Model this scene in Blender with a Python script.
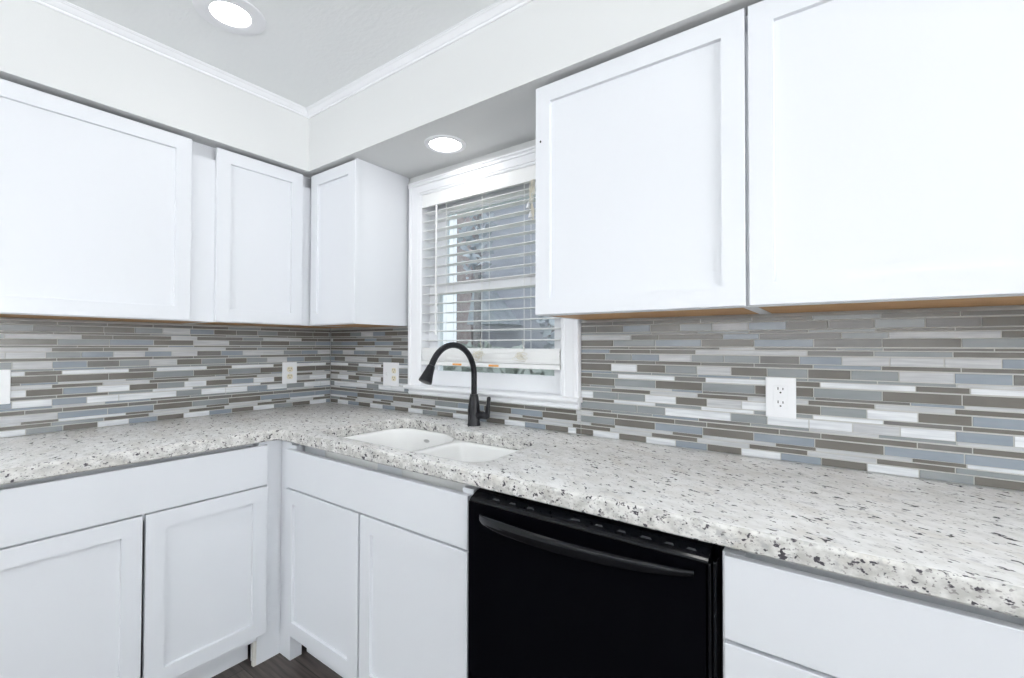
import bpy, bmesh, math, random
from mathutils import Vector, Matrix

for o in list(bpy.data.objects):
    bpy.data.objects.remove(o, do_unlink=True)
scene = bpy.context.scene
col = scene.collection
PI = math.pi

# ---------------------------------------------------------------- camera
F_PX = 457.05
cam_data = bpy.data.cameras.new('camera')
cam_data.sensor_fit = 'HORIZONTAL'
cam_data.sensor_width = 36.0
cam_data.lens = F_PX / 1024.0 * 36.0
cam_data.clip_start = 0.02
cam = bpy.data.objects.new('camera', cam_data)
col.objects.link(cam)
yaw, pitch, roll = math.radians(35.95), math.radians(0.825), math.radians(0.142)
fw = Vector((-math.sin(yaw) * math.cos(pitch), math.cos(yaw) * math.cos(pitch), math.sin(pitch)))
rt = Vector((math.cos(yaw), math.sin(yaw), 0))
up = rt.cross(fw)
r2 = math.cos(roll) * rt + math.sin(roll) * up
u2 = -math.sin(roll) * rt + math.cos(roll) * up
cam.matrix_world = Matrix(((r2.x, u2.x, -fw.x, 2.5505), (r2.y, u2.y, -fw.y, -1.6198),
                           (r2.z, u2.z, -fw.z, 1.2983), (0, 0, 0, 1)))
scene.camera = cam

# ---------------------------------------------------------------- view, sky, added fill lights
scene.view_settings.view_transform = 'Standard'
scene.view_settings.look = 'None'
scene.view_settings.gamma = 1.0
scene.view_settings.exposure = -0.56
scene.view_settings.use_curve_mapping = False
world = bpy.data.worlds.new('overcast_sky')
scene.world = world
world.use_nodes = True
bg = world.node_tree.nodes['Background']
bg.inputs['Color'].default_value = (0.86, 0.92, 1.0, 1)
bg.inputs['Strength'].default_value = 1.9


def fill_light(name, loc, rot, sx, sy, power, color):
    d = bpy.data.lights.new(name, 'AREA')
    d.shape = 'RECTANGLE'
    d.size, d.size_y = sx, sy
    d.energy = power
    d.color = color
    o = bpy.data.objects.new(name, d)
    col.objects.link(o)
    o.location = loc
    o.rotation_euler = rot
    return o


# added unseen uplights inside the room, aimed at the ceiling as soft fill
fill_light('rear_fill_uplight', (1.9, -4.75, 1.5), (PI / 2 + 1.38, 0, 0), 3.1, 0.5, 225, (0.965, 0.982, 1.0))
fill_light('side_fill_uplight', (7.05, -1.9, 1.5), (PI / 2 + 1.38, 0, PI / 2), 2.1, 0.5, 680, (0.965, 0.982, 1.0))
LAMP_STRENGTH = 30.0


# ---------------------------------------------------------------- materials
def new_mat(name, color, rough=0.5, spec=0.5, metal=0.0, emit=None, strength=0.0):
    m = bpy.data.materials.new(name)
    m.use_nodes = True
    b = m.node_tree.nodes['Principled BSDF']
    b.inputs['Base Color'].default_value = (*color, 1)
    b.inputs['Roughness'].default_value = rough
    b.inputs['Specular IOR Level'].default_value = spec
    b.inputs['Metallic'].default_value = metal
    if emit:
        b.inputs['Emission Color'].default_value = (*emit, 1)
        b.inputs['Emission Strength'].default_value = strength
    return m


def nodes(m):
    return m.node_tree.nodes, m.node_tree.links, m.node_tree.nodes['Principled BSDF']


def add_bump(m, scale, strength, distance=0.002, detail=4.0, stretch=(1, 1, 1)):
    n, l, b = nodes(m)
    tc = n.new('ShaderNodeTexCoord')
    mp = n.new('ShaderNodeMapping')
    mp.inputs['Scale'].default_value = stretch
    t = n.new('ShaderNodeTexNoise')
    t.inputs['Scale'].default_value = scale
    t.inputs['Detail'].default_value = detail
    bp = n.new('ShaderNodeBump')
    bp.inputs['Strength'].default_value = strength
    bp.inputs['Distance'].default_value = distance
    l.new(tc.outputs['Object'], mp.inputs['Vector'])
    l.new(mp.outputs['Vector'], t.inputs['Vector'])
    l.new(t.outputs['Fac'], bp.inputs['Height'])
    l.new(bp.outputs['Normal'], b.inputs['Normal'])
    return m


def mottled(name, c1, c2, scale, rough=0.5, spec=0.5, stretch=(1, 1, 1), detail=4.0, lo=0.35, hi=0.65, metal=0.0):
    m = new_mat(name, c1, rough, spec, metal)
    n, l, b = nodes(m)
    tc = n.new('ShaderNodeTexCoord')
    mp = n.new('ShaderNodeMapping')
    mp.inputs['Scale'].default_value = stretch
    t = n.new('ShaderNodeTexNoise')
    t.inputs['Scale'].default_value = scale
    t.inputs['Detail'].default_value = detail
    r = n.new('ShaderNodeValToRGB')
    r.color_ramp.elements[0].position = lo
    r.color_ramp.elements[1].position = hi
    r.color_ramp.elements[0].color = (*c1, 1)
    r.color_ramp.elements[1].color = (*c2, 1)
    l.new(tc.outputs['Object'], mp.inputs['Vector'])
    l.new(mp.outputs['Vector'], t.inputs['Vector'])
    l.new(t.outputs['Fac'], r.inputs['Fac'])
    l.new(r.outputs['Color'], b.inputs['Base Color'])
    return m


def granite_material(name, rough, stretch, base0, base1, grey, f0, p0):
    m = new_mat(name, base1, rough, 0.35)
    n, l, b = nodes(m)
    tc = n.new('ShaderNodeTexCoord')

    def mapped(rot, sc):
        # rotate first so that the streaks follow one direction of the slab
        q = n.new('ShaderNodeMapping')
        q.inputs['Rotation'].default_value = rot
        l.new(tc.outputs['Object'], q.inputs['Vector'])
        p = n.new('ShaderNodeMapping')
        p.inputs['Scale'].default_value = sc
        l.new(q.outputs['Vector'], p.inputs['Vector'])
        return p

    def noise(vec, sc, det, rough=0.55):
        t = n.new('ShaderNodeTexNoise')
        t.inputs['Scale'].default_value = sc
        t.inputs['Detail'].default_value = det
        t.inputs['Roughness'].default_value = rough
        l.new(vec.outputs['Vector'], t.inputs['Vector'])
        return t

    def ramp(src, p0, p1, c0, c1):
        r = n.new('ShaderNodeValToRGB')
        e = r.color_ramp.elements
        e[0].position, e[1].position = p0, p1
        e[0].color, e[1].color = (*c0, 1), (*c1, 1)
        l.new(src.outputs['Fac'], r.inputs['Fac'])
        return r

    def mix(kind, a, bb, fac=None, f=1.0):
        x = n.new('ShaderNodeMixRGB')
        x.blend_type = kind
        x.inputs['Fac'].default_value = f
        if fac is not None:
            l.new(fac.outputs['Color'], x.inputs['Fac'])
        for s, v in (('Color1', a), ('Color2', bb)):
            if isinstance(v, tuple):
                x.inputs[s].default_value = (*v, 1)
            else:
                l.new(v.outputs['Color'], x.inputs[s])
        return x

    streak = mapped((0, 0, math.radians(24)), stretch)
    base = ramp(noise(streak, 22, 4), 0.36, 0.62, base0, base1)
    warm = ramp(noise(streak, 7, 3), 0.54, 0.74, (0, 0, 0), (0.35, 0.35, 0.35))
    c = mix('MIX', base, (0.60, 0.55, 0.47), warm)
    greyp = ramp(noise(streak, 30, 3.5, 0.65), 0.56, 0.66, (0, 0, 0), (0.7, 0.7, 0.7))
    c = mix('MIX', c, grey, greyp)
    fleck = ramp(noise(streak, 40, 2.5, 0.62), f0, f0 + 0.035, (0, 0, 0), (1, 1, 1))
    c = mix('MIX', c, (0.055, 0.05, 0.06), fleck)
    pepper = ramp(noise(streak, 85, 2, 0.5), p0, p0 + 0.06, (0, 0, 0), (0.75, 0.75, 0.75))
    c = mix('MIX', c, (0.20, 0.18, 0.18), pepper)
    l.new(c.outputs['Color'], b.inputs['Base Color'])
    return m


def plank_material():
    m = new_mat('dark_plank_floor', (0.09, 0.075, 0.07), 0.45, 0.4)
    n, l, b = nodes(m)
    tc = n.new('ShaderNodeTexCoord')
    br = n.new('ShaderNodeTexBrick')
    br.inputs['Color1'].default_value = (0.115, 0.098, 0.092, 1)
    br.inputs['Color2'].default_value = (0.070, 0.058, 0.054, 1)
    br.inputs['Mortar'].default_value = (0.02, 0.017, 0.016, 1)
    br.inputs['Scale'].default_value = 1.0
    br.inputs['Mortar Size'].default_value = 0.0015
    br.inputs['Brick Width'].default_value = 1.2
    br.inputs['Row Height'].default_value = 0.15
    mp = n.new('ShaderNodeMapping')
    mp.inputs['Scale'].default_value = (3, 45, 1)
    t = n.new('ShaderNodeTexNoise')
    t.inputs['Scale'].default_value = 1.6
    t.inputs['Detail'].default_value = 6
    r = n.new('ShaderNodeValToRGB')
    r.color_ramp.elements[0].position, r.color_ramp.elements[1].position = 0.3, 0.7
    r.color_ramp.elements[0].color = (0.45, 0.45, 0.45, 1)
    r.color_ramp.elements[1].color = (1.5, 1.45, 1.4, 1)
    x = n.new('ShaderNodeMixRGB')
    x.blend_type = 'MULTIPLY'
    x.inputs['Fac'].default_value = 1
    l.new(tc.outputs['Object'], br.inputs['Vector'])
    l.new(tc.outputs['Object'], mp.inputs['Vector'])
    l.new(mp.outputs['Vector'], t.inputs['Vector'])
    l.new(t.outputs['Fac'], r.inputs['Fac'])
    l.new(br.outputs['Color'], x.inputs['Color1'])
    l.new(r.outputs['Color'], x.inputs['Color2'])
    l.new(x.outputs['Color'], b.inputs['Base Color'])
    return m


def glass_material():
    m = bpy.data.materials.new('window_glass')
    m.use_nodes = True
    n, l = m.node_tree.nodes, m.node_tree.links
    n.remove(n['Principled BSDF'])
    tr = n.new('ShaderNodeBsdfTransparent')
    tr.inputs['Color'].default_value = (0.93, 0.96, 0.96, 1)
    gl = n.new('ShaderNodeBsdfGlossy')
    gl.inputs['Roughness'].default_value = 0.02
    mx = n.new('ShaderNodeMixShader')
    mx.inputs['Fac'].default_value = 0.06
    l.new(tr.outputs['BSDF'], mx.inputs[1])
    l.new(gl.outputs['BSDF'], mx.inputs[2])
    l.new(mx.outputs['Shader'], n['Material Output'].inputs['Surface'])
    return m


M = {}
M['cabinet'] = add_bump(new_mat('white_cabinet_paint', (0.755, 0.772, 0.805), 0.33, 0.4), 60, 0.02)
M['wood'] = mottled('raw_cabinet_plywood', (0.44, 0.25, 0.11), (0.55, 0.33, 0.16), 6, 0.6, 0.3, (2, 24, 24))
M['raw_edge'] = mottled('unpainted_edge', (0.62, 0.60, 0.55), (0.75, 0.73, 0.70), 8, 0.7, 0.3, (20, 20, 3))
M['wall'] = add_bump(new_mat('pale_grey_wall_paint', (0.715, 0.724, 0.722), 0.6, 0.3), 220, 0.06)
M['ceiling'] = add_bump(new_mat('textured_ceiling_paint', (0.90, 0.92, 0.925), 0.7, 0.2), 38, 0.35, 0.004, 5, (1, 1.8, 1))
M['trim'] = new_mat('white_trim_paint', (0.875, 0.885, 0.91), 0.35, 0.4)
M['granite'] = granite_material('white_speckled_granite', 0.22, (1.0, 1.8, 1.8), (0.80, 0.79, 0.765), (0.93, 0.925, 0.915), (0.60, 0.595, 0.60), 0.625, 0.645)
M['granite_edge'] = granite_material('darker_granite_edge', 0.4, (1.5, 1.5, 2.0), (0.48, 0.47, 0.445), (0.74, 0.73, 0.705), (0.40, 0.395, 0.395), 0.60, 0.60)  # darker, beiger and more flecked than the top
M['floor'] = plank_material()
M['porcelain'] = new_mat('white_sink_enamel', (0.95, 0.95, 0.94), 0.12, 0.5)
M['steel'] = new_mat('brushed_steel', (0.62, 0.62, 0.62), 0.3, 0.5, 1.0)
M['black'] = add_bump(mottled('matte_black_faucet', (0.007, 0.007, 0.009), (0.015, 0.015, 0.019), 120, 0.32, 0.3), 260, 0.12)
M['dish'] = new_mat('black_appliance_enamel', (0.002, 0.002, 0.003), 0.2, 0.03)
M['dish_gloss'] = new_mat('black_gloss_plastic', (0.003, 0.0035, 0.005), 0.12, 0.28)
M['mark'] = new_mat('grey_print', (0.04, 0.042, 0.046), 0.5, 0.3)
M['plate'] = new_mat('white_plastic', (0.86, 0.87, 0.89), 0.3, 0.4)
M['ivory'] = new_mat('ivory_plastic', (0.78, 0.72, 0.57), 0.35, 0.4)
M['slot'] = new_mat('dark_slot', (0.02, 0.018, 0.016), 0.6, 0.2)
M['blind'] = new_mat('white_blind_vinyl', (0.90, 0.905, 0.90), 0.4, 0.4)
M['cord'] = new_mat('white_cord', (0.85, 0.85, 0.83), 0.7, 0.2)
M['old_cord'] = new_mat('beige_cord', (0.78, 0.74, 0.63), 0.8, 0.2)
M['orange'] = mottled('orange_sticker', (0.85, 0.33, 0.05), (0.70, 0.42, 0.16), 60, 0.5, 0.3)
M['grey'] = new_mat('grey_end_cap', (0.30, 0.29, 0.27), 0.6, 0.3)
M['lens'] = new_mat('lamp_lens', (1, 1, 1), 0.5, 0.2, 0, (1.0, 0.985, 0.965), LAMP_STRENGTH)
M['soffit_lens'] = new_mat('soffit_lamp_lens', (1, 1, 1), 0.5, 0.2, 0, (1.0, 0.985, 0.965), LAMP_STRENGTH * 1.15)
M['glass'] = glass_material()
M['gap'] = new_mat('dark_gasket', (0.05, 0.05, 0.055), 0.6, 0.3)  # plain dark gasket colour
# tiles of the backsplash mosaic
M['grout'] = new_mat('pale_grout', (0.50, 0.495, 0.475), 0.8, 0.2)
TILE_MATS = {
    'D': mottled('taupe_glass_tile', (0.125, 0.115, 0.100), (0.150, 0.140, 0.124), 9, 0.22, 0.5, (1, 1, 3)),
    'M': mottled('shaded_grey_brown_tile', (0.135, 0.130, 0.123), (0.175, 0.168, 0.160), 9, 0.22, 0.5, (1, 1, 6)),  # grey-brown, darkened with the shade under the wall cabinets
    'G': mottled('grey_glass_tile', (0.225, 0.245, 0.252), (0.265, 0.283, 0.290), 9, 0.22, 0.5, (1, 1, 6)),
    'B': mottled('blue_grey_glass_tile', (0.225, 0.260, 0.300), (0.265, 0.300, 0.340), 9, 0.22, 0.5, (1, 1, 6)),
    'L': mottled('pale_grey_stone_tile', (0.40, 0.41, 0.43), (0.56, 0.57, 0.58), 6, 0.3, 0.5, (1.5, 1.5, 26), 5),
    'W': mottled('white_streaked_stone_tile', (0.58, 0.60, 0.63), (0.80, 0.82, 0.84), 5, 0.28, 0.5, (1.5, 1.5, 22), 5),
}
# outside the window
M['siding'] = mottled('lavender_grey_siding', (0.50, 0.50, 0.56), (0.56, 0.56, 0.62), 1.2, 0.8, 0.2, (1, 1, 9))
M['roof'] = mottled('grey_shingle_roof', (0.45, 0.48, 0.52), (0.60, 0.63, 0.67), 5, 0.9, 0.1)
M['brick'] = mottled('faded_brick', (0.48, 0.38, 0.37), (0.58, 0.50, 0.49), 8, 0.9, 0.1)
M['foliage'] = mottled('pale_evergreen_leaves', (0.48, 0.51, 0.55), (0.72, 0.75, 0.80), 2.5, 0.9, 0.1)
M['hedge'] = mottled('dull_green_hedge', (0.44, 0.47, 0.43), (0.56, 0.59, 0.55), 4, 0.9, 0.1)
M['bark'] = mottled('grey_bark', (0.32, 0.30, 0.30), (0.42, 0.40, 0.39), 12, 0.9, 0.1)
M['lawn'] = mottled('winter_lawn', (0.25, 0.29, 0.22), (0.38, 0.40, 0.33), 3, 0.9, 0.1)
M['dark_glass'] = new_mat('neighbour_window_glass', (0.10, 0.11, 0.13), 0.1, 0.5)


# ---------------------------------------------------------------- mesh helpers
def link_mesh(name, bm, mats, parent=None, smooth=None):
    me = bpy.data.meshes.new(name)
    bmesh.ops.recalc_face_normals(bm, faces=bm.faces[:])
    bm.to_mesh(me)
    bm.free()
    if not isinstance(mats, (list, tuple)):
        mats = [mats]
    for m in mats:
        me.materials.append(m)
    o = bpy.data.objects.new(name, me)
    col.objects.link(o)
    if parent is not None:
        o.parent = parent
    if smooth is not None:
        for p in me.polygons:
            p.use_smooth = True
        try:
            me.set_sharp_from_angle(angle=math.radians(smooth))
        except Exception:
            pass
    return o


def bx(bm, x0, x1, y0, y1, z0, z1, bevel=0.0, mi=0):
    vs = [bm.verts.new((x, y, z)) for z in (z0, z1) for y in (y0, y1) for x in (x0, x1)]
    idx = ((0, 2, 3, 1), (4, 5, 7, 6), (0, 1, 5, 4), (2, 6, 7, 3), (0, 4, 6, 2), (1, 3, 7, 5))
    fs = [bm.faces.new([vs[i] for i in f]) for f in idx]
    for f in fs:
        f.material_index = mi
    if bevel > 0:
        es = list({e for f in fs for e in f.edges})
        r = bmesh.ops.bevel(bm, geom=es, offset=bevel, segments=2, affect='EDGES', profile=0.6)
        for f in r['faces']:
            f.material_index = mi
    return vs


def prism(bm, pts, axis, a0, a1):
    """extrude a closed 2-D outline along an axis; pts are the two other coordinates in xyz order"""
    def mk(p, a):
        if axis == 'x':
            return (a, p[0], p[1])
        if axis == 'y':
            return (p[0], a, p[1])
        return (p[0], p[1], a)
    A = [bm.verts.new(mk(p, a0)) for p in pts]
    B = [bm.verts.new(mk(p, a1)) for p in pts]
    k = len(pts)
    for i in range(k):
        bm.faces.new((A[i], A[(i + 1) % k], B[(i + 1) % k], B[i]))
    bm.faces.new(A[::-1])
    bm.faces.new(B)


def tube(bm, pts, rad, n=14, cap=True):
    pts = [Vector(p) for p in pts]
    rads = rad if isinstance(rad, (list, tuple)) else [rad] * len(pts)
    rings = []
    ref = None
    for i, p in enumerate(pts):
        t = (pts[min(i + 1, len(pts) - 1)] - pts[max(i - 1, 0)]).normalized()
        if ref is None:
            ref = t.orthogonal().normalized()
        ref = (ref - t * ref.dot(t)).normalized()
        bi = t.cross(ref)
        rings.append([bm.verts.new(p + (ref * math.cos(2 * PI * k / n) + bi * math.sin(2 * PI * k / n)) * rads[i])
                      for k in range(n)])
    for a, b in zip(rings, rings[1:]):
        for k in range(n):
            bm.faces.new((a[k], a[(k + 1) % n], b[(k + 1) % n], b[k]))
    if cap:
        bm.faces.new(rings[0][::-1])
        bm.faces.new(rings[-1])


def lathe(bm, profile, n=32, origin=(0, 0, 0)):
    """profile of (radius, z); closed at radius 0"""
    ox, oy, oz = origin
    rings = []
    for r, z in profile:
        if r < 1e-6:
            rings.append([bm.verts.new((ox, oy, oz + z))])
        else:
            rings.append([bm.verts.new((ox + r * math.cos(2 * PI * k / n), oy + r * math.sin(2 * PI * k / n), oz + z))
                          for k in range(n)])
    for a, b in zip(rings, rings[1:]):
        for k in range(n):
            k2 = (k + 1) % n
            if len(a) == 1 and len(b) == 1:
                continue
            if len(a) == 1:
                bm.faces.new((a[0], b[k2], b[k]))
            elif len(b) == 1:
                bm.faces.new((a[k], a[k2], b[0]))
            else:
                bm.faces.new((a[k], a[k2], b[k2], b[k]))


def tag(o, label, cat=None, group=None):
    o['label'] = label
    if cat:
        o['category'] = cat
    if group:
        o['group'] = group
    return o


def thing(name, label, cat, loc=(0, 0, 0), rotz=0.0, group=None):
    o = bpy.data.objects.new(name, None)
    o.empty_display_size = 0.1
    col.objects.link(o)
    o.location = loc
    o.rotation_euler = (0, 0, rotz)
    return tag(o, label, cat, group)


def struct(o):
    o['kind'] = 'structure'
    return o


def copy_tree(src, loc):
    r = src.copy()
    col.objects.link(r)
    r.location = loc
    for ch in list(src.children):
        c = ch.copy()
        col.objects.link(c)
        c.parent = r
    return r


def fillet(pts, seg=8):
    """closed outline of (x, y, radius) with rounded corners"""
    out = []
    k = len(pts)
    for i in range(k):
        p0, p1, p2 = (Vector(pts[j % k][:2]) for j in (i - 1, i, i + 1))
        r = pts[i][2]
        if r <= 0:
            out.append((p1.x, p1.y))
            continue
        d0, d2 = (p0 - p1).normalized(), (p2 - p1).normalized()
        ang = d0.angle(d2)
        t = min(r / math.tan(ang / 2), 0.49 * (p0 - p1).length, 0.49 * (p2 - p1).length)
        a, b = p1 + d0 * t, p1 + d2 * t
        for s in range(seg + 1):
            f = s / seg
            q = a * (1 - f) ** 2 + p1 * 2 * f * (1 - f) + b * f ** 2
            out.append((q.x, q.y))
    return out


def inset(pts, d):
    """move a counter-clockwise outline inwards by d"""
    k = len(pts)
    out = []
    for i in range(k):
        p0, p1, p2 = (Vector(pts[j % k]) for j in (i - 1, i, i + 1))
        e0, e1 = (p1 - p0).normalized(), (p2 - p1).normalized()
        n0, n1 = Vector((-e0.y, e0.x)), Vector((-e1.y, e1.x))
        m = n0 + n1
        if m.length < 1e-6:
            m = n0
        m.normalize()
        s = d / max(0.35, m.dot(n0))
        q = p1 + m * s
        out.append((q.x, q.y))
    return out


def ccw(pts):
    a = sum(p[0] * q[1] - q[0] * p[1] for p, q in zip(pts, pts[1:] + pts[:1]))
    return pts if a > 0 else pts[::-1]


def ring(bm, pts, z):
    return [bm.verts.new((p[0], p[1], z)) for p in pts]


def bridge(bm, a, b):
    k = len(a)
    for i in range(k):
        bm.faces.new((a[i], a[(i + 1) % k], b[(i + 1) % k], b[i]))


def fill_loops(bm, *loops):
    es = []
    for lp in loops:
        for i in range(len(lp)):
            v, w = lp[i], lp[(i + 1) % len(lp)]
            e = bm.edges.get((v, w)) or bm.edges.new((v, w))
            es.append(e)
    bmesh.ops.triangle_fill(bm, use_beauty=True, use_dissolve=False, edges=es)


# ---------------------------------------------------------------- key dimensions (metres)
Z_CTR, Z_CTR_B = 0.949, 0.905      # worktop top and underside
Z_DOOR_B, Z_DOOR_T = 1.4006, 2.1636  # wall-cabinet doors
Z_SOF, Z_CEIL = 2.1796, 2.478
D_SOF = 0.360
D_CTR = 0.648
WALL = 0.008                       # wall face lies this far behind the tile face
RX, RY = 7.3, -5.0                 # far sides of the kitchen


# ---------------------------------------------------------------- room shell
def slab(name, x0, x1, y0, y1, z0, z1, holes, mat):
    """flat slab with square holes (cx, cy, half)"""
    bm = bmesh.new()
    xs = sorted({x0, x1} | {c + s * h for c, _, h in holes for s in (-1, 1)})
    ys = sorted({y0, y1} | {c + s * h for _, c, h in holes for s in (-1, 1)})
    vt, vb = {}, {}

    def v(d, i, j, z):
        if (i, j) not in d:
            d[(i, j)] = bm.verts.new((xs[i], ys[j], z))
        return d[(i, j)]

    def solid(i, j):
        if not (0 <= i < len(xs) - 1 and 0 <= j < len(ys) - 1):
            return False
        mx, my = (xs[i] + xs[i + 1]) / 2, (ys[j] + ys[j + 1]) / 2
        return not any(abs(mx - c) < h and abs(my - d) < h for c, d, h in holes)
    for i in range(len(xs) - 1):
        for j in range(len(ys) - 1):
            if not solid(i, j):
                continue
            q = [(i, j), (i + 1, j), (i + 1, j + 1), (i, j + 1)]
            bm.faces.new([v(vb, a, b, z0) for a, b in q][::-1])
            bm.faces.new([v(vt, a, b, z1) for a, b in q])
            for (a, b), (di, dj) in zip(((0, 1), (1, 2), (2, 3), (3, 0)), ((0, -1), (1, 0), (0, 1), (-1, 0))):
                if not solid(i + di, j + dj):
                    p, r = q[a], q[b]
                    bm.faces.new((v(vb, *p, z0), v(vb, *r, z0), v(vt, *r, z1), v(vt, *p, z1)))
    return struct(link_mesh(name, bm, mat))


bm = bmesh.new()
bx(bm, -0.15, RX + 0.15, RY - 0.15, 0.15, -0.06, 0.0)
struct(link_mesh('floor', bm, M['floor']))

WX0, WX1, WZ0, WZ1 = 0.790, 1.647, 1.066, 2.086    # rough window opening
bm = bmesh.new()
bx(bm, -0.15, WX0, WALL, 0.15, 0, 2.6)
bx(bm, WX1, RX + 0.15, WALL, 0.15, 0, 2.6)
bx(bm, WX0, WX1, WALL, 0.15, 0, WZ0)
bx(bm, WX0, WX1, WALL, 0.15, WZ1, 2.6)
struct(link_mesh('wall_back', bm, M['wall']))
bm = bmesh.new()
bx(bm, -0.15, -WALL, RY - 0.15, WALL, 0, 2.6)
struct(link_mesh('wall_left', bm, M['wall']))
bm = bmesh.new()
bx(bm, RX, RX + 0.15, -0.8, WALL, 0, 2.6)
bx(bm, RX, RX + 0.15, RY, -3.0, 0, 2.6)
bx(bm, RX, RX + 0.15, -3.0, -0.8, 2.3, 2.6)
bx(bm, RX, RX + 0.15, -3.0, -0.8, 0, 1.15)
struct(link_mesh('wall_right', bm, M['wall']))
bm = bmesh.new()
bx(bm, -WALL, 0.6, RY - 0.15, RY, 0, 2.6)
bx(bm, 3.8, RX + 0.15, RY - 0.15, RY, 0, 2.6)
bx(bm, 0.6, 3.8, RY - 0.15, RY, 2.3, 2.6)
bx(bm, 0.6, 3.8, RY - 0.15, RY, 0, 1.15)
struct(link_mesh('wall_front', bm, M['wall']))

LAMPS = [(0.790, -0.905), (1.95, -1.15), (0.95, -2.2), (2.4, -2.4), (4.3, -1.6), (3.9, -2.9), (1.0, -3.7), (2.5, -3.9)]  # first lamp is in view; the others are added to light the room
SINK_LAMP = (1.143, -0.180)
slab('ceiling', -0.15, RX + 0.15, RY - 0.15, 0.15, Z_CEIL, 2.62, [(x, y, 0.068) for x, y in LAMPS], M['ceiling'])

# boxed-in soffit above the wall cabinets, L-shaped, with a flat underside
o = slab('ceiling_soffit', D_SOF, RX, -D_SOF, WALL, Z_SOF, Z_SOF + 0.02, [(SINK_LAMP[0], SINK_LAMP[1], 0.060)], M['wall'])
bm = bmesh.new()
bx(bm, -WALL, D_SOF, RY, WALL, Z_SOF, Z_SOF + 0.02)
bx(bm, D_SOF - 0.02, D_SOF, RY, -D_SOF + 0.02, Z_SOF + 0.02, Z_CEIL)
bx(bm, D_SOF, RX, -D_SOF, -D_SOF + 0.02, Z_SOF + 0.02, Z_CEIL)
tmp = bpy.data.meshes.new('tmp')
bm2 = bmesh.new()
bm2.from_mesh(o.data)
bm.to_mesh(tmp)
bm.free()
bm2.from_mesh(tmp)
bm2.to_mesh(o.data)
bm2.free()
bpy.data.meshes.remove(tmp)

# crown moulding where the soffit meets the ceiling
CH, CW = 0.030, 0.036
prof = [(0, 0), (0.005, 0), (0.007, 0.004), (0.007, 0.008), (0.012, 0.010), (0.020, 0.017), (0.026, 0.023),
        (0.030, 0.024), (0.032, 0.027), (CW, 0.027), (CW, CH), (0, CH)]
bm = bmesh.new()
A = [bm.verts.new((D_SOF + a, RY, Z_CEIL - CH + b)) for a, b in prof]
B = [bm.verts.new((D_SOF + a, -D_SOF - a, Z_CEIL - CH + b)) for a, b in prof]
for i in range(len(prof)):
    j = (i + 1) % len(prof)
    bm.faces.new((A[i], A[j], B[j], B[i]))
bm.faces.new(A)
struct(link_mesh('trim_1', bm, M['trim']))
bm = bmesh.new()
A = [bm.verts.new((D_SOF + a, -D_SOF - a, Z_CEIL - CH + b)) for a, b in prof]
B = [bm.verts.new((RX, -D_SOF - a, Z_CEIL - CH + b)) for a, b in prof]
for i in range(len(prof)):
    j = (i + 1) % len(prof)
    bm.faces.new((A[i], A[j], B[j], B[i]))
bm.faces.new(B)
struct(link_mesh('trim_2', bm, M['trim']))


# ---------------------------------------------------------------- recessed lights
def recessed_light(name, label, x, y, z, R, r, rl, depth, group, lens='lens'):
    t = thing(name, label, 'ceiling light', (x, y, z), 0, group)
    bm = bmesh.new()
    lathe(bm, [(R, 0.0), (R - 0.001, -0.0025), (R - 0.005, -0.004), (r + 0.002, -0.0045), (r, -0.004),
               (rl + 0.003, depth), (rl + 0.003, depth + 0.012), (r + 0.003, depth + 0.012), (r + 0.004, 0.0)], 48)
    link_mesh('trim_ring', bm, M['trim'], t, 40)
    bm = bmesh.new()
    lathe(bm, [(0, depth - 0.002), (rl * 0.7, depth - 0.001), (rl + 0.002, depth + 0.002), (rl + 0.002, depth + 0.008), (0, depth + 0.008)], 48)
    link_mesh('lens', bm, M[lens], t, 40)
    return t


lamp0 = recessed_light('recessed_light', 'large round recessed light in the main ceiling near the crown moulding',
                       LAMPS[0][0], LAMPS[0][1], Z_CEIL, 0.112, 0.064, 0.058, 0.022, 'recessed lights')
for (x, y), lab in zip(LAMPS[1:], ('added unseen ceiling light over the floor behind the camera',
                                   'added unseen ceiling light halfway back along the left wall',
                                   'added unseen ceiling light in the middle of the kitchen',
                                   'added unseen ceiling light at the right end of the worktop',
                                   'added unseen ceiling light halfway back along the right wall',
                                   'added unseen ceiling light in the rear left corner of the kitchen',
                                   'added unseen ceiling light by the rear wall of the kitchen')):
    c = copy_tree(lamp0, (x, y, Z_CEIL))
    c['label'] = lab
recessed_light('recessed_light', 'flat round recessed light in the soffit above the kitchen window',
               SINK_LAMP[0], SINK_LAMP[1], Z_SOF, 0.092, 0.0695, 0.066, 0.004, 'recessed lights', 'soffit_lens')

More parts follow.
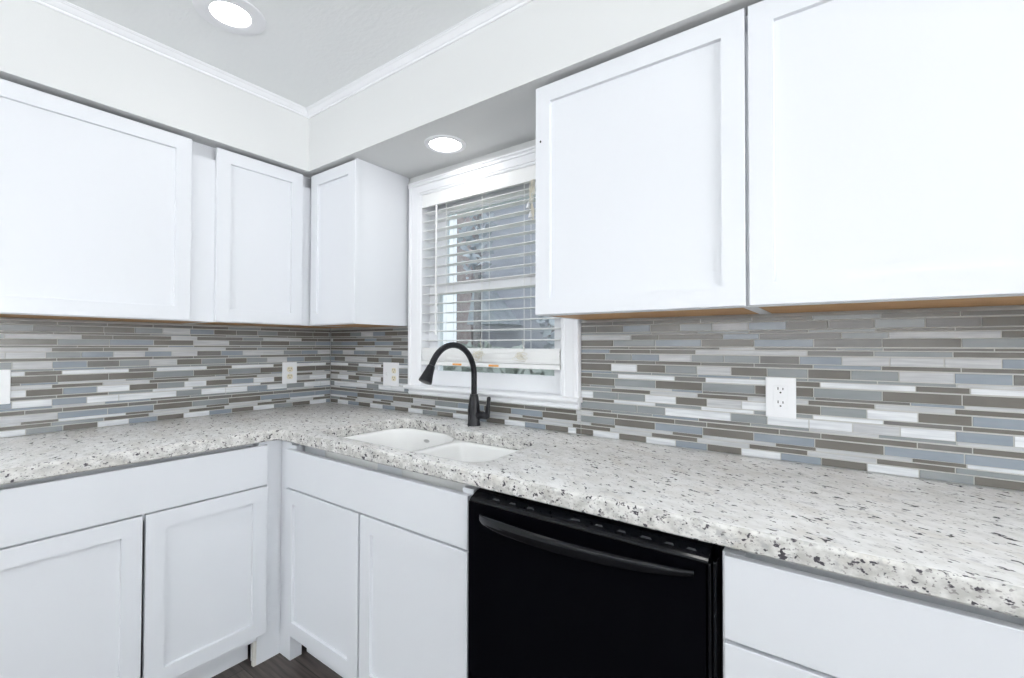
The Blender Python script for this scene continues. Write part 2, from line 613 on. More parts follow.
# ---------------------------------------------------------------- mosaic backsplash
TILE_ROWS = [
    (1.377, 1.389, [1.712, 1.844, 2.0, 2.16, 2.316, 2.477, 2.635, 2.794, 2.914], 'MMDMDGDM'),
    (1.35, 1.373, [1.712, 1.777, 1.885, 1.989, 2.093, 2.197, 2.306, 2.41, 2.514, 2.62, 2.726, 2.832, 2.93], 'MMBDGLBDMGMD'),
    (1.34, 1.347, [1.712, 1.992, 2.152, 2.307, 2.466, 2.624, 2.784, 2.922], 'GMGMGDD'),
    (1.321, 1.337, [1.712, 1.917, 2.019, 2.23, 2.336, 2.546, 2.651, 2.866, 2.93], 'LDDBMGLD'),
    (1.297, 1.319, [1.712, 1.847, 2.007, 2.163, 2.321, 2.479, 2.637, 2.795, 2.93], 'DGBDBMDG'),
    (1.287, 1.293, [1.712, 1.908, 2.008, 2.22, 2.323, 2.535, 2.639, 2.854, 2.929], 'MDMBMGMD'),
    (1.271, 1.284, [1.712, 1.833, 1.988, 2.144, 2.463, 2.619, 2.779, 2.921], 'BDDLMGD'),
    (1.245, 1.267, [1.712, 1.814, 1.919, 2.021, 2.13, 2.233, 2.337, 2.443, 2.547, 2.653, 2.762, 2.866, 2.929], 'DGBLBGMBLLGB'),
    (1.233, 1.243, [1.712, 1.854, 2.006, 2.161, 2.321, 2.477, 2.635, 2.794, 2.921], 'MMDMMGDD'),
    (1.204, 1.229, [1.712, 1.731, 1.839, 1.939, 2.042, 2.148, 2.254, 2.357, 2.464, 2.567, 2.672, 2.781, 2.885, 2.945], 'DWWDGLDGDGLBM'),
    (1.194, 1.201, [1.712, 1.842, 1.993, 2.151, 2.31, 2.464, 2.626, 2.785, 2.921], 'GGGGGGGB'),
    (1.178, 1.192, [1.712, 1.76, 1.866, 2.074, 2.176, 2.379, 2.494, 2.706, 2.81, 2.929], 'DGWMWDWDW'),
    (1.148, 1.174, [1.712, 1.852, 2.007, 2.165, 2.323, 2.478, 2.636, 2.795, 2.928], 'DGDGDGDD'),
    (1.14, 1.147, [1.712, 1.751, 1.854, 2.064, 2.166, 2.418, 2.481, 2.695, 2.8, 2.928], 'MGLGMGMBL'),
    (1.125, 1.137, [1.712, 1.839, 1.988, 2.149, 2.303, 2.464, 2.62, 2.781, 2.928], 'GDLDLDLD'),
    (1.097, 1.121, [1.712, 1.764, 1.866, 1.969, 2.078, 2.18, 2.285, 2.378, 2.495, 2.602, 2.71, 2.813, 2.936], 'WGGWDGWDGWDB'),
    (1.084, 1.094, [1.712, 1.85, 2.006, 2.162, 2.32, 2.476, 2.638, 2.795, 2.928], 'DWGWGWMD'),
    (1.055, 1.08, [1.712, 1.729, 1.939, 2.041, 2.253, 2.357, 2.466, 2.57, 2.673, 2.782, 2.885, 2.943], 'GWGWGWWBWGW'),
    (1.046, 1.054, [1.712, 1.84, 1.995, 2.153, 2.31, 2.467, 2.627, 2.784, 2.927], 'MGBMGGBL'),
    (1.028, 1.042, [1.69, 1.764, 1.863, 2.074, 2.179, 2.389, 2.495, 2.708, 2.813, 2.927], 'LDDMDMDMD'),
    (1.0, 1.024, [1.695, 1.852, 2.005, 2.166, 2.319, 2.48, 2.639, 2.798, 2.927], 'GDBDBDBB'),
    (0.99, 0.999, [1.69, 1.755, 1.854, 2.066, 2.166, 2.379, 2.483, 2.697, 2.802, 2.927], 'LDLDLDLDW'),
    (0.974, 0.987, [1.69, 1.835, 1.993, 2.149, 2.306, 2.462, 2.623, 2.781, 2.927], 'LLDLDLDG'),
    (0.949, 0.971, [1.69, 1.764, 1.87, 1.973, 2.077, 2.18, 2.284, 2.393, 2.496, 2.602, 2.711, 2.815, 2.927], 'DWDWBDWBDWGD'),
]

PER = 0.948


def row_tiles(row, s0, s1):
    _, _, b, c = row
    segs = []
    core = [(x, k) for x, k in zip(b[:-1], c) if 1.965 <= x < 2.913]
    marks = [(x, k) for x, k in zip(b[:-1], c) if x < 1.965]
    for n in range(-6, 4):
        for x, k in core:
            if n < 0 and x + n * PER > 1.700 - 0.02:
                continue
            marks.append((x + n * PER, k))
    marks.sort()
    # drop boundaries that nearly coincide
    ms = []
    for x, k in marks:
        if ms and x - ms[-1][0] < 0.02:
            continue
        ms.append((x, k))
    for (x, k), (x2, _) in zip(ms, ms[1:] + [(99, 'D')]):
        a, d = max(x, s0), min(x2, s1)
        if d - a > 0.004:
            segs.append((a, d, k))
    return segs


ORDER = 'DMGBLW'


def backsplash(name, zones, place, seed):
    rnd = random.Random(seed)
    bm = bmesh.new()

    def quad(p, mi):
        f = bm.faces.new([bm.verts.new(q) for q in p])
        f.material_index = mi
    for s0, s1, z0, z1 in zones:
        g0, g1 = 0.0018, WALL - 0.0005
        c = [(s0, z0), (s1, z0), (s1, z1), (s0, z1)]
        quad([place(s, z, g0) for s, z in c], 0)
        for i in range(4):
            a, b2 = c[i], c[(i + 1) % 4]
            quad([place(*a, g0), place(*b2, g0), place(*b2, g1), place(*a, g1)], 0)
        for row in TILE_ROWS:
            za, zb = max(row[0], z0 + 0.0005), min(row[1], z1 - 0.001)
            if zb - za < 0.003:
                continue
            for a, d, k in row_tiles(row, s0, s1):
                if k in 'GB' and rnd.random() < 0.18:
                    k = rnd.choice('GBL')
                mi = 1 + ORDER.index(k)
                a2, d2 = a + 0.0012, d - 0.0012
                t = rnd.uniform(-0.0002, 0.0002)
                e = 0.0005
                fo = [(a2 + e, za + e), (d2 - e, za + e), (d2 - e, zb - e), (a2 + e, zb - e)]
                ba = [(a2, za), (d2, za), (d2, zb), (a2, zb)]
                F = [bm.verts.new(place(s, z, t)) for s, z in fo]
                G = [bm.verts.new(place(s, z, 0.0021)) for s, z in ba]
                bm.faces.new(F).material_index = mi
                for i in range(4):
                    j = (i + 1) % 4
                    bm.faces.new((F[i], F[j], G[j], G[i])).material_index = mi
    return struct(link_mesh(name, bm, [M['grout']] + [TILE_MATS[k] for k in ORDER]))


Z_T1 = 1.398
backsplash('wall_back_tiling', [(0.001, 0.7245, Z_CTR + 0.0005, Z_T1), (0.7245, 1.7115, Z_CTR + 0.0005, 1.046),
                                (1.7115, 3.32, Z_CTR + 0.0005, Z_T1)], lambda s, z, d: (s, d, z), 3)
L_OFF = 0.209
backsplash('wall_left_tiling', [(-1.54 + L_OFF, L_OFF, Z_CTR + 0.0005, Z_T1)], lambda s, z, d: (-d, s - L_OFF, z), 8)

# ---------------------------------------------------------------- window
win = struct(thing('window_1', 'white double-hung window above the sink', 'window', (0, 0, 0)))
OX0, OX1 = 0.812, 1.625
OZ1 = 2.064
CO0, CO1, COT = 0.725, 1.711, 2.126
Z_STOOL = 1.095
bm = bmesh.new()
# moulded casing: two legs and a head, with a raised outer band and a grooved inner edge
for s, xa, xb in ((1, CO0, OX0), (-1, CO1, OX1)):
    w = abs(xb - xa)
    P = [(0, WALL), (0, -0.020), (0.004, -0.023), (0.018, -0.023), (0.022, -0.018), (0.060, -0.014), (0.064, -0.012),
         (0.070, -0.014), (w - 0.006, -0.011), (w, -0.008), (w, WALL)]
    prism(bm, [(xa + s * a, b) for a, b in P], 'z', Z_STOOL - 0.012, COT)
hz = [(OZ1, WALL), (OZ1, -0.010), (OZ1 + 0.006, -0.014), (OZ1 + 0.009, -0.014), (OZ1 + 0.011, -0.010), (OZ1 + 0.013, -0.010),
      (OZ1 + 0.015, -0.015), (COT - 0.016, -0.018), (COT - 0.014, -0.024), (COT - 0.003, -0.024), (COT, -0.021), (COT, WALL)]
prism(bm, [(b, a) for a, b in hz], 'x', CO0 - 0.001, CO1 + 0.001)
bx(bm, CO0 - 0.003, CO1 + 0.003, -0.026, WALL, COT - 0.0002, COT + 0.010, 0.002)
link_mesh('casing', bm, M['trim'], win)
bm = bmesh.new()
prism(bm, [(0.10, Z_STOOL - 0.020), (-0.034, Z_STOOL - 0.020), (-0.040, Z_STOOL - 0.016), (-0.042, Z_STOOL - 0.010),
           (-0.040, Z_STOOL - 0.004), (-0.034, Z_STOOL), (0.10, Z_STOOL)], 'x', OX0, OX1)
for xa, xb in ((CO0 - 0.012, OX0), (OX1, CO1 + 0.008)):
    prism(bm, [(-0.0005, Z_STOOL - 0.020), (-0.034, Z_STOOL - 0.020), (-0.040, Z_STOOL - 0.016), (-0.042, Z_STOOL - 0.010),
               (-0.040, Z_STOOL - 0.004), (-0.034, Z_STOOL), (-0.0005, Z_STOOL)], 'x', xa, xb)
link_mesh('stool', bm, M['trim'], win)
bm = bmesh.new()
prism(bm, [(WALL, 1.047), (-0.010, 1.047), (-0.016, 1.052), (-0.016, 1.062), (-0.012, 1.066), (-0.014, Z_STOOL - 0.026),
           (-0.020, Z_STOOL - 0.020), (WALL, Z_STOOL - 0.020)], 'x', CO0, CO1 - 0.002)
link_mesh('apron', bm, M['trim'], win)
bm = bmesh.new()
bx(bm, WX0, OX0, WALL, 0.149, Z_STOOL - 0.02, OZ1)
bx(bm, OX1, WX1, WALL, 0.149, Z_STOOL - 0.02, OZ1)
bx(bm, WX0, WX1, WALL, 0.149, OZ1, WZ1)
bx(bm, WX0, WX1, 0.0995, 0.149, WZ0, Z_STOOL)
link_mesh('jamb', bm, M['trim'], win)


def sash(name, y0, y1, z0, z1, stile, bot, top, gx0=None, gx1=None):
    bm = bmesh.new()
    a, b = OX0 + 0.001, OX1 - 0.001
    g0, g1 = OX0 + stile, OX1 - stile
    bx(bm, a, g0, y0, y1, z0, z1, 0.002)
    bx(bm, g1, b, y0, y1, z0, z1, 0.002)
    bx(bm, g0 - 0.002, g1 + 0.002, y0, y1, z0, z0 + bot, 0.002)
    bx(bm, g0 - 0.002, g1 + 0.002, y0, y1, z1 - top, z1, 0.002)
    s = link_mesh(name, bm, M['trim'], win)
    bm = bmesh.new()
    ym = (y0 + y1) / 2
    bx(bm, g0 - 0.004, g1 + 0.004, ym - 0.002, ym + 0.002, z0 + bot - 0.004, z1 - top + 0.004)
    link_mesh('pane', bm, M['glass'], s)
    return s


sash('lower_sash', 0.046, 0.076, Z_STOOL + 0.0005, 1.600, 0.062, 0.074, 0.042)
sash('upper_sash', 0.082, 0.112, 1.562, OZ1, 0.080, 0.040, 0.090)

# ---------------------------------------------------------------- blind
bl = thing('venetian_blind', 'white horizontal slat blind hanging in the kitchen window above the sink', 'window blind', (1.2185, 0.0, 2.03))
BX, BY, BZ = 1.2185, 0.0, 2.03


def bl_obj(name, bm, mat, smooth=None):
    bmesh.ops.translate(bm, verts=bm.verts[:], vec=(-BX, -BY, -BZ))
    return link_mesh(name, bm, mat, bl, smooth)


S0, S1 = OX0 + 0.006, OX1 - 0.006
bm = bmesh.new()
bx(bm, S0 - 0.002, S1 + 0.002, -0.012, -0.004, 1.998, 2.062, 0.002)
bl_obj('valance', bm, M['blind'])
bm = bmesh.new()
bx(bm, S0, S1, -0.002, 0.040, 2.012, 2.058, 0.002)
bl_obj('headrail', bm, M['blind'])
bm = bmesh.new()
slat_z = [1.970, 1.925, 1.8785, 1.832, 1.7875, 1.742, 1.695, 1.647, 1.601, 1.555, 1.507, 1.460, 1.412, 1.369, 1.322]
rnd = random.Random(5)


def slat(bm, z, y0=-0.006, y1=0.042, tilt=0.0, dx=0.0, h=0.0014):
    N = 4
    top, bot = [], []
    for i in range(N + 1):
        f = i / N
        y = y0 + (y1 - y0) * f
        zz = z + 0.0022 * (1 - (2 * f - 1) ** 2) + tilt * (f - 0.5)
        top.append((y, zz + h))
        bot.append((y, zz - h))
    prism(bm, top + bot[::-1], 'x', S0 + dx, S1 + dx)


for z in slat_z:
    slat(bm, z, tilt=rnd.uniform(-0.003, 0.002), dx=rnd.uniform(-0.002, 0.002))
for k in range(12):    # the slats gathered on the bottom rail
    slat(bm, 1.224 + 0.0052 * k, -0.008 + rnd.uniform(-0.002, 0.002), 0.040, rnd.uniform(-0.0005, 0.0005), rnd.uniform(-0.001, 0.003), 0.0024)
bl_obj('slats', bm, M['blind'])
bm = bmesh.new()
prism(bm, [(-0.010, 1.200), (-0.012, 1.204), (-0.010, 1.219), (0.040, 1.219), (0.042, 1.204), (0.040, 1.200)], 'x', S0 - 0.001, S1 + 0.003)
br = bl_obj('bottom_rail', bm, M['blind'])
bm = bmesh.new()
bx(bm, S1 + 0.003, S1 + 0.006, -0.011, 0.041, 1.2005, 1.2185, 0.001)
c = bl_obj('end_cap', bm, M['grey'])
c.parent = br
c['label'] = 'dark grey end cap'
for xa in (1.034, 1.255):
    bm = bmesh.new()
    bx(bm, xa, xa + 0.056, -0.0135, -0.0105, 1.2035, 1.2125, 0.0006)
    c = bl_obj('sticker', bm, M['orange'])
    c.parent = br
    c['label'] = 'small orange sticker'
for xa in (0.985, 1.211, 1.445):
    bm = bmesh.new()
    for y in (-0.0085, 0.0445):
        tube(bm, [(xa, y, 2.0), (xa, y, 1.6), (xa + 0.001, y, 1.215)], 0.0012, 6)
    for z in slat_z:
        tube(bm, [(xa, -0.0085, z - 0.0035), (xa, 0.0445, z - 0.0035)], 0.0008, 5)
    bl_obj('ladder_cord', bm, M['cord'])
bm = bmesh.new()
tube(bm, [(0.925, -0.017, 1.995), (0.925, -0.018, 1.985), (0.924, -0.018, 1.372)], [0.003, 0.0042, 0.0042], 8)
tube(bm, [(0.924, -0.018, 1.372), (0.924, -0.018, 1.368), (0.924, -0.018, 1.350)], [0.0042, 0.006, 0.005], 8)
c = bl_obj('tilt_wand', bm, M['blind'], 40)


def tangle(cx, cy, cz, rx, rz, seed, turns=34):
    q = random.Random(seed)
    pts = []
    a = 0
    for i in range(turns):
        a += q.uniform(0.9, 2.3)
        r = q.uniform(0.1, 1.0)
        pts.append(Vector((cx + math.cos(a) * rx * r, cy + q.uniform(-0.004, 0.002), cz + math.sin(a) * rz * r)))
    out = []
    for i in range(1, len(pts) - 2):
        for k in range(4):
            t = k / 4
            p0, p1, p2, p3 = pts[i - 1:i + 3]
            out.append(0.5 * (2 * p1 + (p2 - p0) * t + (2 * p0 - 5 * p1 + 4 * p2 - p3) * t * t + (3 * p1 - p0 - 3 * p2 + p3) * t ** 3))
    return out


for cx, s, rx in ((1.196, 3, 0.045), (1.431, 9, 0.045)):
    bm = bmesh.new()
    tube(bm, [(cx + 0.008, -0.011, 1.330), (cx + 0.012, -0.013, 1.300), (cx + 0.02, -0.016, 1.282)] + tangle(cx, -0.017, 1.252, rx, 0.028, s), 0.0008, 5)
    c = bl_obj('loose_cord', bm, M['old_cord'])
    c['label'] = 'beige tangled cord'
bm = bmesh.new()
for dx, sd in ((0.0, 2), (0.006, 6)):
    tube(bm, [(1.480 + dx, -0.015, 1.998), (1.478 + dx, -0.02, 1.96), (1.481 + dx, -0.02, 1.90)], 0.0012, 5)
tube(bm, tangle(1.494, -0.021, 1.955, 0.014, 0.055, 12, 30), 0.0011, 5)
tube(bm, tangle(1.494, -0.021, 1.865, 0.013, 0.06, 13, 26), 0.0011, 5)
pull = bl_obj('lift_cord', bm, M['old_cord'])
pull['label'] = 'beige tangled lift cord'
for x, z in ((1.477, 1.880), (1.487, 1.838)):
    bm = bmesh.new()
    lathe(bm, [(0, 0.026), (0.003, 0.026), (0.0045, 0.018), (0.009, 0.004), (0.010, 0.0), (0.009, -0.002), (0, -0.002)], 14, (x, -0.024, z))
    c = bl_obj('tassel', bm, M['plate'], 50)
    c.parent = pull
    c['label'] = 'white cord tassel'


# ---------------------------------------------------------------- cabinets
def shaker(bm, x0, x1, z0, z1, yf, th=0.019, st=0.056, flat=False):
    """a door or drawer front facing -y with its face at yf"""
    def rect(d, y):
        return [bm.verts.new(p) for p in ((x0 + d, y, z0 + d), (x1 - d, y, z0 + d), (x1 - d, y, z1 - d), (x0 + d, y, z1 - d))]
    rs = [rect(0, yf + th), rect(0, yf + 0.0015), rect(0.0015, yf)]
    if not flat:
        rs += [rect(st, yf), rect(st + 0.0012, yf + 0.011)]
    for a, b in zip(rs, rs[1:]):
        for i in range(4):
            bm.faces.new((a[i], a[(i + 1) % 4], b[(i + 1) % 4], b[i]))
    bm.faces.new(rs[0][::-1])
    bm.faces.new(rs[-1])


def wall_cabinet(label, loc, rot, w, doors, group, side_panel=False):
    """local x runs left to right, wall at y = 0, front towards -y"""
    t = thing('wall_cabinet', label, 'cabinet', loc, rot, group)
    z0, z1, d = Z_DOOR_B - 0.002, Z_SOF - 0.0005, 0.318
    bm = bmesh.new()
    zf = 2.110
    wr = w - 0.016 if side_panel else w
    bx(bm, 0, 0.016, -d + 0.018, -0.001, z0, zf)
    bx(bm, 0, 0.016, -d + 0.052, -0.001, zf - 0.01, z1)
    if side_panel:
        bx(bm, w - 0.016, w, -d, -0.001, z0, z1, 0.0008)
    else:
        bx(bm, w - 0.016, w, -d + 0.018, -0.001, z0, zf)
        bx(bm, w - 0.016, w, -d + 0.052, -0.001, zf - 0.01, z1)
    bx(bm, 0.016, w - 0.016, -d + 0.052, -0.001, z1 - 0.016, z1)
    bx(bm, 0.016, w - 0.016, -0.009, -0.001, z0 + 0.020, z1 - 0.016)
    bx(bm, 0, wr, -d, -d + 0.0185, z0, zf)
    bx(bm, 0, wr, -d + 0.040, -d + 0.0525, zf - 0.02, z1)
    link_mesh('body', bm, M['cabinet'], t)
    bm = bmesh.new()
    bx(bm, 0.0162, w - 0.0162, -d + 0.0188, -0.0012, z0 + 0.001, z0 + 0.0185)
    c = link_mesh('bottom_panel', bm, M['wood'], t)
    c['label'] = 'unpainted tan plywood underside'
    for a, b in doors:
        bm = bmesh.new()
        shaker(bm, a, b, Z_DOOR_B, Z_DOOR_T, -0.337, 0.0185)
        link_mesh('door', bm, M['cabinet'], t)
    return t


GW = 'white wall cabinets'
QL = PI / 2


def left_loc(y):
    return (0.0, y, 0.0)


wall_cabinet('white wall cabinet with one very wide shaker door at the far left', left_loc(-1.52), QL, 0.752, [(0.018, 0.657)], GW)
wall_cabinet('white wall cabinet on the left wall beside the inner corner', left_loc(-0.7675), QL, 0.7625, [(-0.0005, 0.3925)], GW)
wall_cabinet('narrow white wall cabinet between inner corner and window, showing its side panel', (0.3185, 0, 0), 0, 0.3845, [(0.0265, 0.399)], GW, True)
t = wall_cabinet('white wall cabinet to the right of the window', (1.7195, 0, 0), 0, 0.636, [(-0.004, 0.631)], GW)
bm = bmesh.new()
prism(bm, [(0.0165 + 0.0032 * math.cos(2 * PI * k / 12), 1.979 + 0.0042 * math.sin(2 * PI * k / 12)) for k in range(12)], 'y', -0.3378, -0.3366)
c = link_mesh('screw_hole', bm, M['slot'], [q for q in t.children if q.name.startswith('door')][0])
wall_cabinet('white wall cabinet above the outlet at the right edge of the photo', (2.356, 0, 0), 0, 0.92, [(0.0025, 0.914)], GW)


def base_cabinet(label, loc, rot, w, fronts, group, kick=True):
    t = thing('base_cabinet', label, 'cabinet', loc, rot, group)
    d = 0.617
    z1 = Z_CTR_B - 0.0005
    bm = bmesh.new()
    bx(bm, 0, 0.016, -d + 0.018, -0.002, 0.10, z1 - 0.02)
    bx(bm, w - 0.016, w, -d + 0.018, -0.002, 0.10, z1 - 0.02)
    bx(bm, 0, 0.016, -d + 0.045, -0.002, z1 - 0.03, z1)
    bx(bm, w - 0.016, w, -d + 0.045, -0.002, z1 - 0.06, z1)
    bx(bm, 0.016, w - 0.016, -d + 0.018, -0.002, 0.10, 0.116)
    bx(bm, 0.016, w - 0.016, -0.014, -0.002, 0.116, z1)
    # face frame
    for a, b, c0, c1 in ((0, 0.04, 0.10, z1 - 0.02), (w - 0.04, w, 0.10, z1 - 0.02), (0.04, w - 0.04, 0.10, 0.14),
                         (0.04, w - 0.04, 0.70, 0.735)):
        bx(bm, a, b, -d, -d + 0.0185, c0, c1)
    bx(bm, 0.016, w - 0.016, -d + 0.045, -d + 0.060, z1 - 0.06, z1)
    bx(bm, w / 2 - 0.03, w / 2 + 0.03, -d, -d + 0.0185, 0.14, 0.70)
    link_mesh('body', bm, M['cabinet'], t)
    bm = bmesh.new()
    bx(bm, 0, w, -0.545, -0.53, 0.0, 0.10)
    link_mesh('toe_kick', bm, M['cabinet'], t)
    for kind, a, b, c0, c1 in fronts:
        bm = bmesh.new()
        shaker(bm, a, b, c0, c1, -0.637, 0.0195, 0.056, kind != 'door')
        link_mesh('drawer_front' if kind != 'door' else 'door', bm, M['cabinet'], t)
    return t


GB_ = 'white base cabinets'
base_cabinet('white base cabinet along the left wall with two shaker doors', left_loc(-1.53), QL, 0.817,
             [('drawer', 0.026, 0.847, 0.7275, 0.889), ('door', 0.026, 0.4345, 0.124, 0.7205), ('door', 0.4435, 0.847, 0.124, 0.7205)], GB_)
base_cabinet('white sink base cabinet with two shaker doors beside the dishwasher', (0.700, 0, 0), 0, 0.988,
             [('drawer', -0.014, 0.983, 0.7165, 0.870), ('door', -0.014, 0.475, 0.124, 0.7095), ('door', 0.487, 0.983, 0.124, 0.7095)], GB_)
base_cabinet('white base cabinet to the right of the black dishwasher', (2.350, 0, 0), 0, 0.93,
             [('drawer', 0.006, 0.924, 0.722, 0.884), ('door', 0.006, 0.461, 0.124, 0.714), ('door', 0.469, 0.924, 0.124, 0.714)], GB_)
# upright filler that closes the inner corner between the two runs
t = thing('corner_filler', 'white upright filler post in the inner corner between the base cabinets', 'filler', (0.617, -0.617, 0))
bm = bmesh.new()
prism(bm, [(0, -0.0945), (0, 0.0), (0.082, 0.0), (0.082, 0.05), (-0.05, 0.05), (-0.05, -0.0945)], 'z', 0.0, Z_CTR_B - 0.001)
link_mesh('post', bm, M['cabinet'], t)
bm = bmesh.new()
bx(bm, -0.0182, -0.0002, -0.107, -0.0948, 0.0, 0.0985, 0.001)
c = link_mesh('raw_end', bm, M['raw_edge'], t)
c['label'] = 'unpainted end strip'

# ---------------------------------------------------------------- worktop
X_END, Y_END = 3.28, -1.53
outer = ccw(fillet([(0.0005, -0.0005, 0), (0.0005, Y_END, 0), (D_CTR, Y_END, 0.01), (D_CTR, -D_CTR, 0.028), (X_END, -D_CTR, 0.01), (X_END, -0.0005, 0)], 6))
HOLE = ccw(fillet([(0.822, -0.583, 0.07), (0.822, -0.140, 0.10), (1.120, -0.146, 0.16), (1.240, -0.214, 0.16), (1.655, -0.214, 0.08), (1.682, -0.583, 0.08)], 8))
bm = bmesh.new()


def edge_rings(loop, sign):
    rr, z0, z1 = 0.009, Z_CTR_B, Z_CTR
    rs = []
    for a in range(0, 6):
        an = a / 5 * PI / 2
        rs.append(ring(bm, inset(loop, sign * (rr - rr * math.sin(an))), z1 - rr + rr * math.cos(an)))
    rs.append(ring(bm, inset(loop, 0.0), z0 + 0.004))
    rs.append(ring(bm, inset(loop, sign * 0.004), z0))
    known = set(bm.faces)
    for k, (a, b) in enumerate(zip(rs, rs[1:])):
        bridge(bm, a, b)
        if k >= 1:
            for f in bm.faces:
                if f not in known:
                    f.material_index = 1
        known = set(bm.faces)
    return rs[0], rs[-1]


t0, b0 = edge_rings(outer, 1)
t1, b1 = edge_rings(HOLE, -1)
fill_loops(bm, t0, t1)
fill_loops(bm, b0, b1)
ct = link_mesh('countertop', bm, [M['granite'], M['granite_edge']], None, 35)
tag(ct, 'L-shaped white granite worktop with dark flecks over the base cabinets', 'countertop')

# ---------------------------------------------------------------- sink
sk = thing('sink', 'white double-bowl sink set under the granite worktop below the window', 'sink', (0, 0, 0))
zr = Z_CTR_B - 0.0008
XD = 1.262
bowl_a = ccw(fillet([(0.818, -0.588, 0.085), (0.818, -0.135, 0.11), (1.115, -0.141, 0.13), (1.215, -0.185, 0.06), (XD - 0.013, -0.24, 0.05), (XD - 0.013, -0.588, 0.085)], 8))
bowl_b = ccw(fillet([(XD + 0.013, -0.588, 0.085), (XD + 0.013, -0.209, 0.085), (1.660, -0.209, 0.09), (1.687, -0.588, 0.09)], 8))
rim = ccw(fillet([(0.79, -0.606, 0.08), (0.79, -0.105, 0.11), (1.14, -0.108, 0.16), (1.26, -0.18, 0.12), (1.685, -0.18, 0.08), (1.6845, -0.606, 0.03)], 8))
bm = bmesh.new()
tops = []
low = {}
for nm, lp, dep in (('a', bowl_a, 0.215), ('b', bowl_b, 0.190)):
    rs = [ring(bm, lp, zr), ring(bm, inset(lp, 0.003), zr - 0.001), ring(bm, inset(lp, 0.007), zr - 0.005), ring(bm, inset(lp, 0.009), zr - 0.012),
          ring(bm, inset(lp, 0.020), zr - dep + 0.04), ring(bm, inset(lp, 0.028), zr - dep + 0.018), ring(bm, inset(lp, 0.045), zr - dep + 0.004),
          ring(bm, inset(lp, 0.065), zr - dep)]
    for a, b in zip(rs, rs[1:]):
        bridge(bm, a, b)
    cx = sum(p[0] for p in lp) / len(lp)
    cy = sum(p[1] for p in lp) / len(lp)
    low[nm] = (cx, cy, zr - dep)
    dr = [bm.verts.new((cx + 0.045 * math.cos(2 * PI * k / 24), cy + 0.045 * math.sin(2 * PI * k / 24), zr - dep - 0.003)) for k in range(24)]
    fill_loops(bm, rs[-1], dr)
    tops.append(rs[0])
ro = ring(bm, rim, zr)
fill_loops(bm, ro, *tops)
ro2 = ring(bm, rim, zr - 0.012)
bridge(bm, ro, ro2)
link_mesh('bowls', bm, M['porcelain'], sk, 50)
for nm in 'ab':
    bm = bmesh.new()
    lathe(bm, [(0.052, 0.002), (0.048, 0.004), (0.040, 0.001), (0.030, -0.012), (0.012, -0.014), (0.012, -0.004), (0.0, -0.003)], 28, low[nm])
    link_mesh('drain', bm, M['steel'], sk, 40)
bm = bmesh.new()
pts = [(0.017 * math.cos(2 * PI * k / 24), 0.0075 * math.sin(2 * PI * k / 24)) for k in range(24)]
prism(bm, [(1.005 + a, zr - 0.043 + b) for a, b in pts], 'y', -0.1535, -0.1475)
link_mesh('oval_mark', bm, M['steel'], sk)  # small grey oval on the rear wall of the large bowl

# ---------------------------------------------------------------- faucet
fx, fy = 1.241, -0.096
fc = thing('faucet', 'matte black pull-down gooseneck faucet standing behind the sink', 'faucet', (fx, fy, Z_CTR))
bm = bmesh.new()
lathe(bm, [(0, 0), (0.028, 0), (0.0285, 0.004), (0.0275, 0.010), (0.0265, 0.012), (0.0265, 0.060), (0.025, 0.085), (0.0205, 0.118), (0.0175, 0.134), (0.0165, 0.137), (0, 0.137)], 32)
link_mesh('base', bm, M['black'], fc, 40)
bm = bmesh.new()
R_ = 0.133
cz = 0.218
pts = [(0, 0, 0.13), (0, 0, 0.17), (0, 0, cz - 0.01)]
for k in range(0, 25):
    an = PI * 0.86 * k / 24
    pts.append((0, -R_ + R_ * math.cos(an), cz + R_ * math.sin(an)))
end, prev = Vector(pts[-1]), Vector(pts[-2])
dr = (end - prev).normalized()
pts.append(tuple(end + dr * 0.008))
tube(bm, pts, 0.0125, 18)
link_mesh('spout', bm, M['black'], fc, 60)
end = Vector(pts[-1])
bm = bmesh.new()
hd = [end + dr * s for s in (-0.002, 0.0, 0.005, 0.024, 0.047, 0.062, 0.0675, 0.0685)]
tube(bm, hd, [0.012, 0.0155, 0.016, 0.0185, 0.023, 0.0265, 0.0265, 0.024], 22)
link_mesh('spray_head', bm, M['black'], fc, 40)
bm = bmesh.new()
tube(bm, [(0.015, 0, 0.048), (0.05, 0, 0.048), (0.074, 0, 0.049), (0.080, 0, 0.050)], [0.0165, 0.0165, 0.0165, 0.012], 18)
tube(bm, [(0.072, 0, 0.042), (0.076, 0, 0.062), (0.080, 0, 0.095), (0.084, -0.001, 0.125), (0.0845, -0.001, 0.131)], [0.011, 0.012, 0.0085, 0.0085, 0.005], 14)
link_mesh('lever_handle', bm, M['black'], fc, 50)

# ---------------------------------------------------------------- dishwasher
DX0, DX1 = 1.692, 2.346
dw = thing('dishwasher', 'black built-in dishwasher under the granite worktop', 'dishwasher', (DX0, 0, 0))
W_ = DX1 - DX0
bm = bmesh.new()
bx(bm, 0.004, W_ - 0.004, -0.600, -0.03, 0.11, 0.8935)
bx(bm, 0.004, W_ - 0.004, -0.56, -0.50, 0.0, 0.11)
link_mesh('tub', bm, M['dish'], dw)
bm = bmesh.new()
prism(bm, [(-0.602, 0.13), (-0.650, 0.13), (-0.653, 0.135), (-0.653, 0.866), (-0.602, 0.866)], 'x', 0.010, W_ - 0.020)
door = link_mesh('door', bm, M['dish'], dw)
bm = bmesh.new()
prism(bm, [(-0.602, 0.8665), (-0.653, 0.8665), (-0.659, 0.8678), (-0.661, 0.871), (-0.660, 0.875), (-0.656, 0.8785), (-0.630, 0.891), (-0.602, 0.892)], 'x', 0.020, W_ - 0.014)
cp = link_mesh('control_strip', bm, M['dish_gloss'], dw)
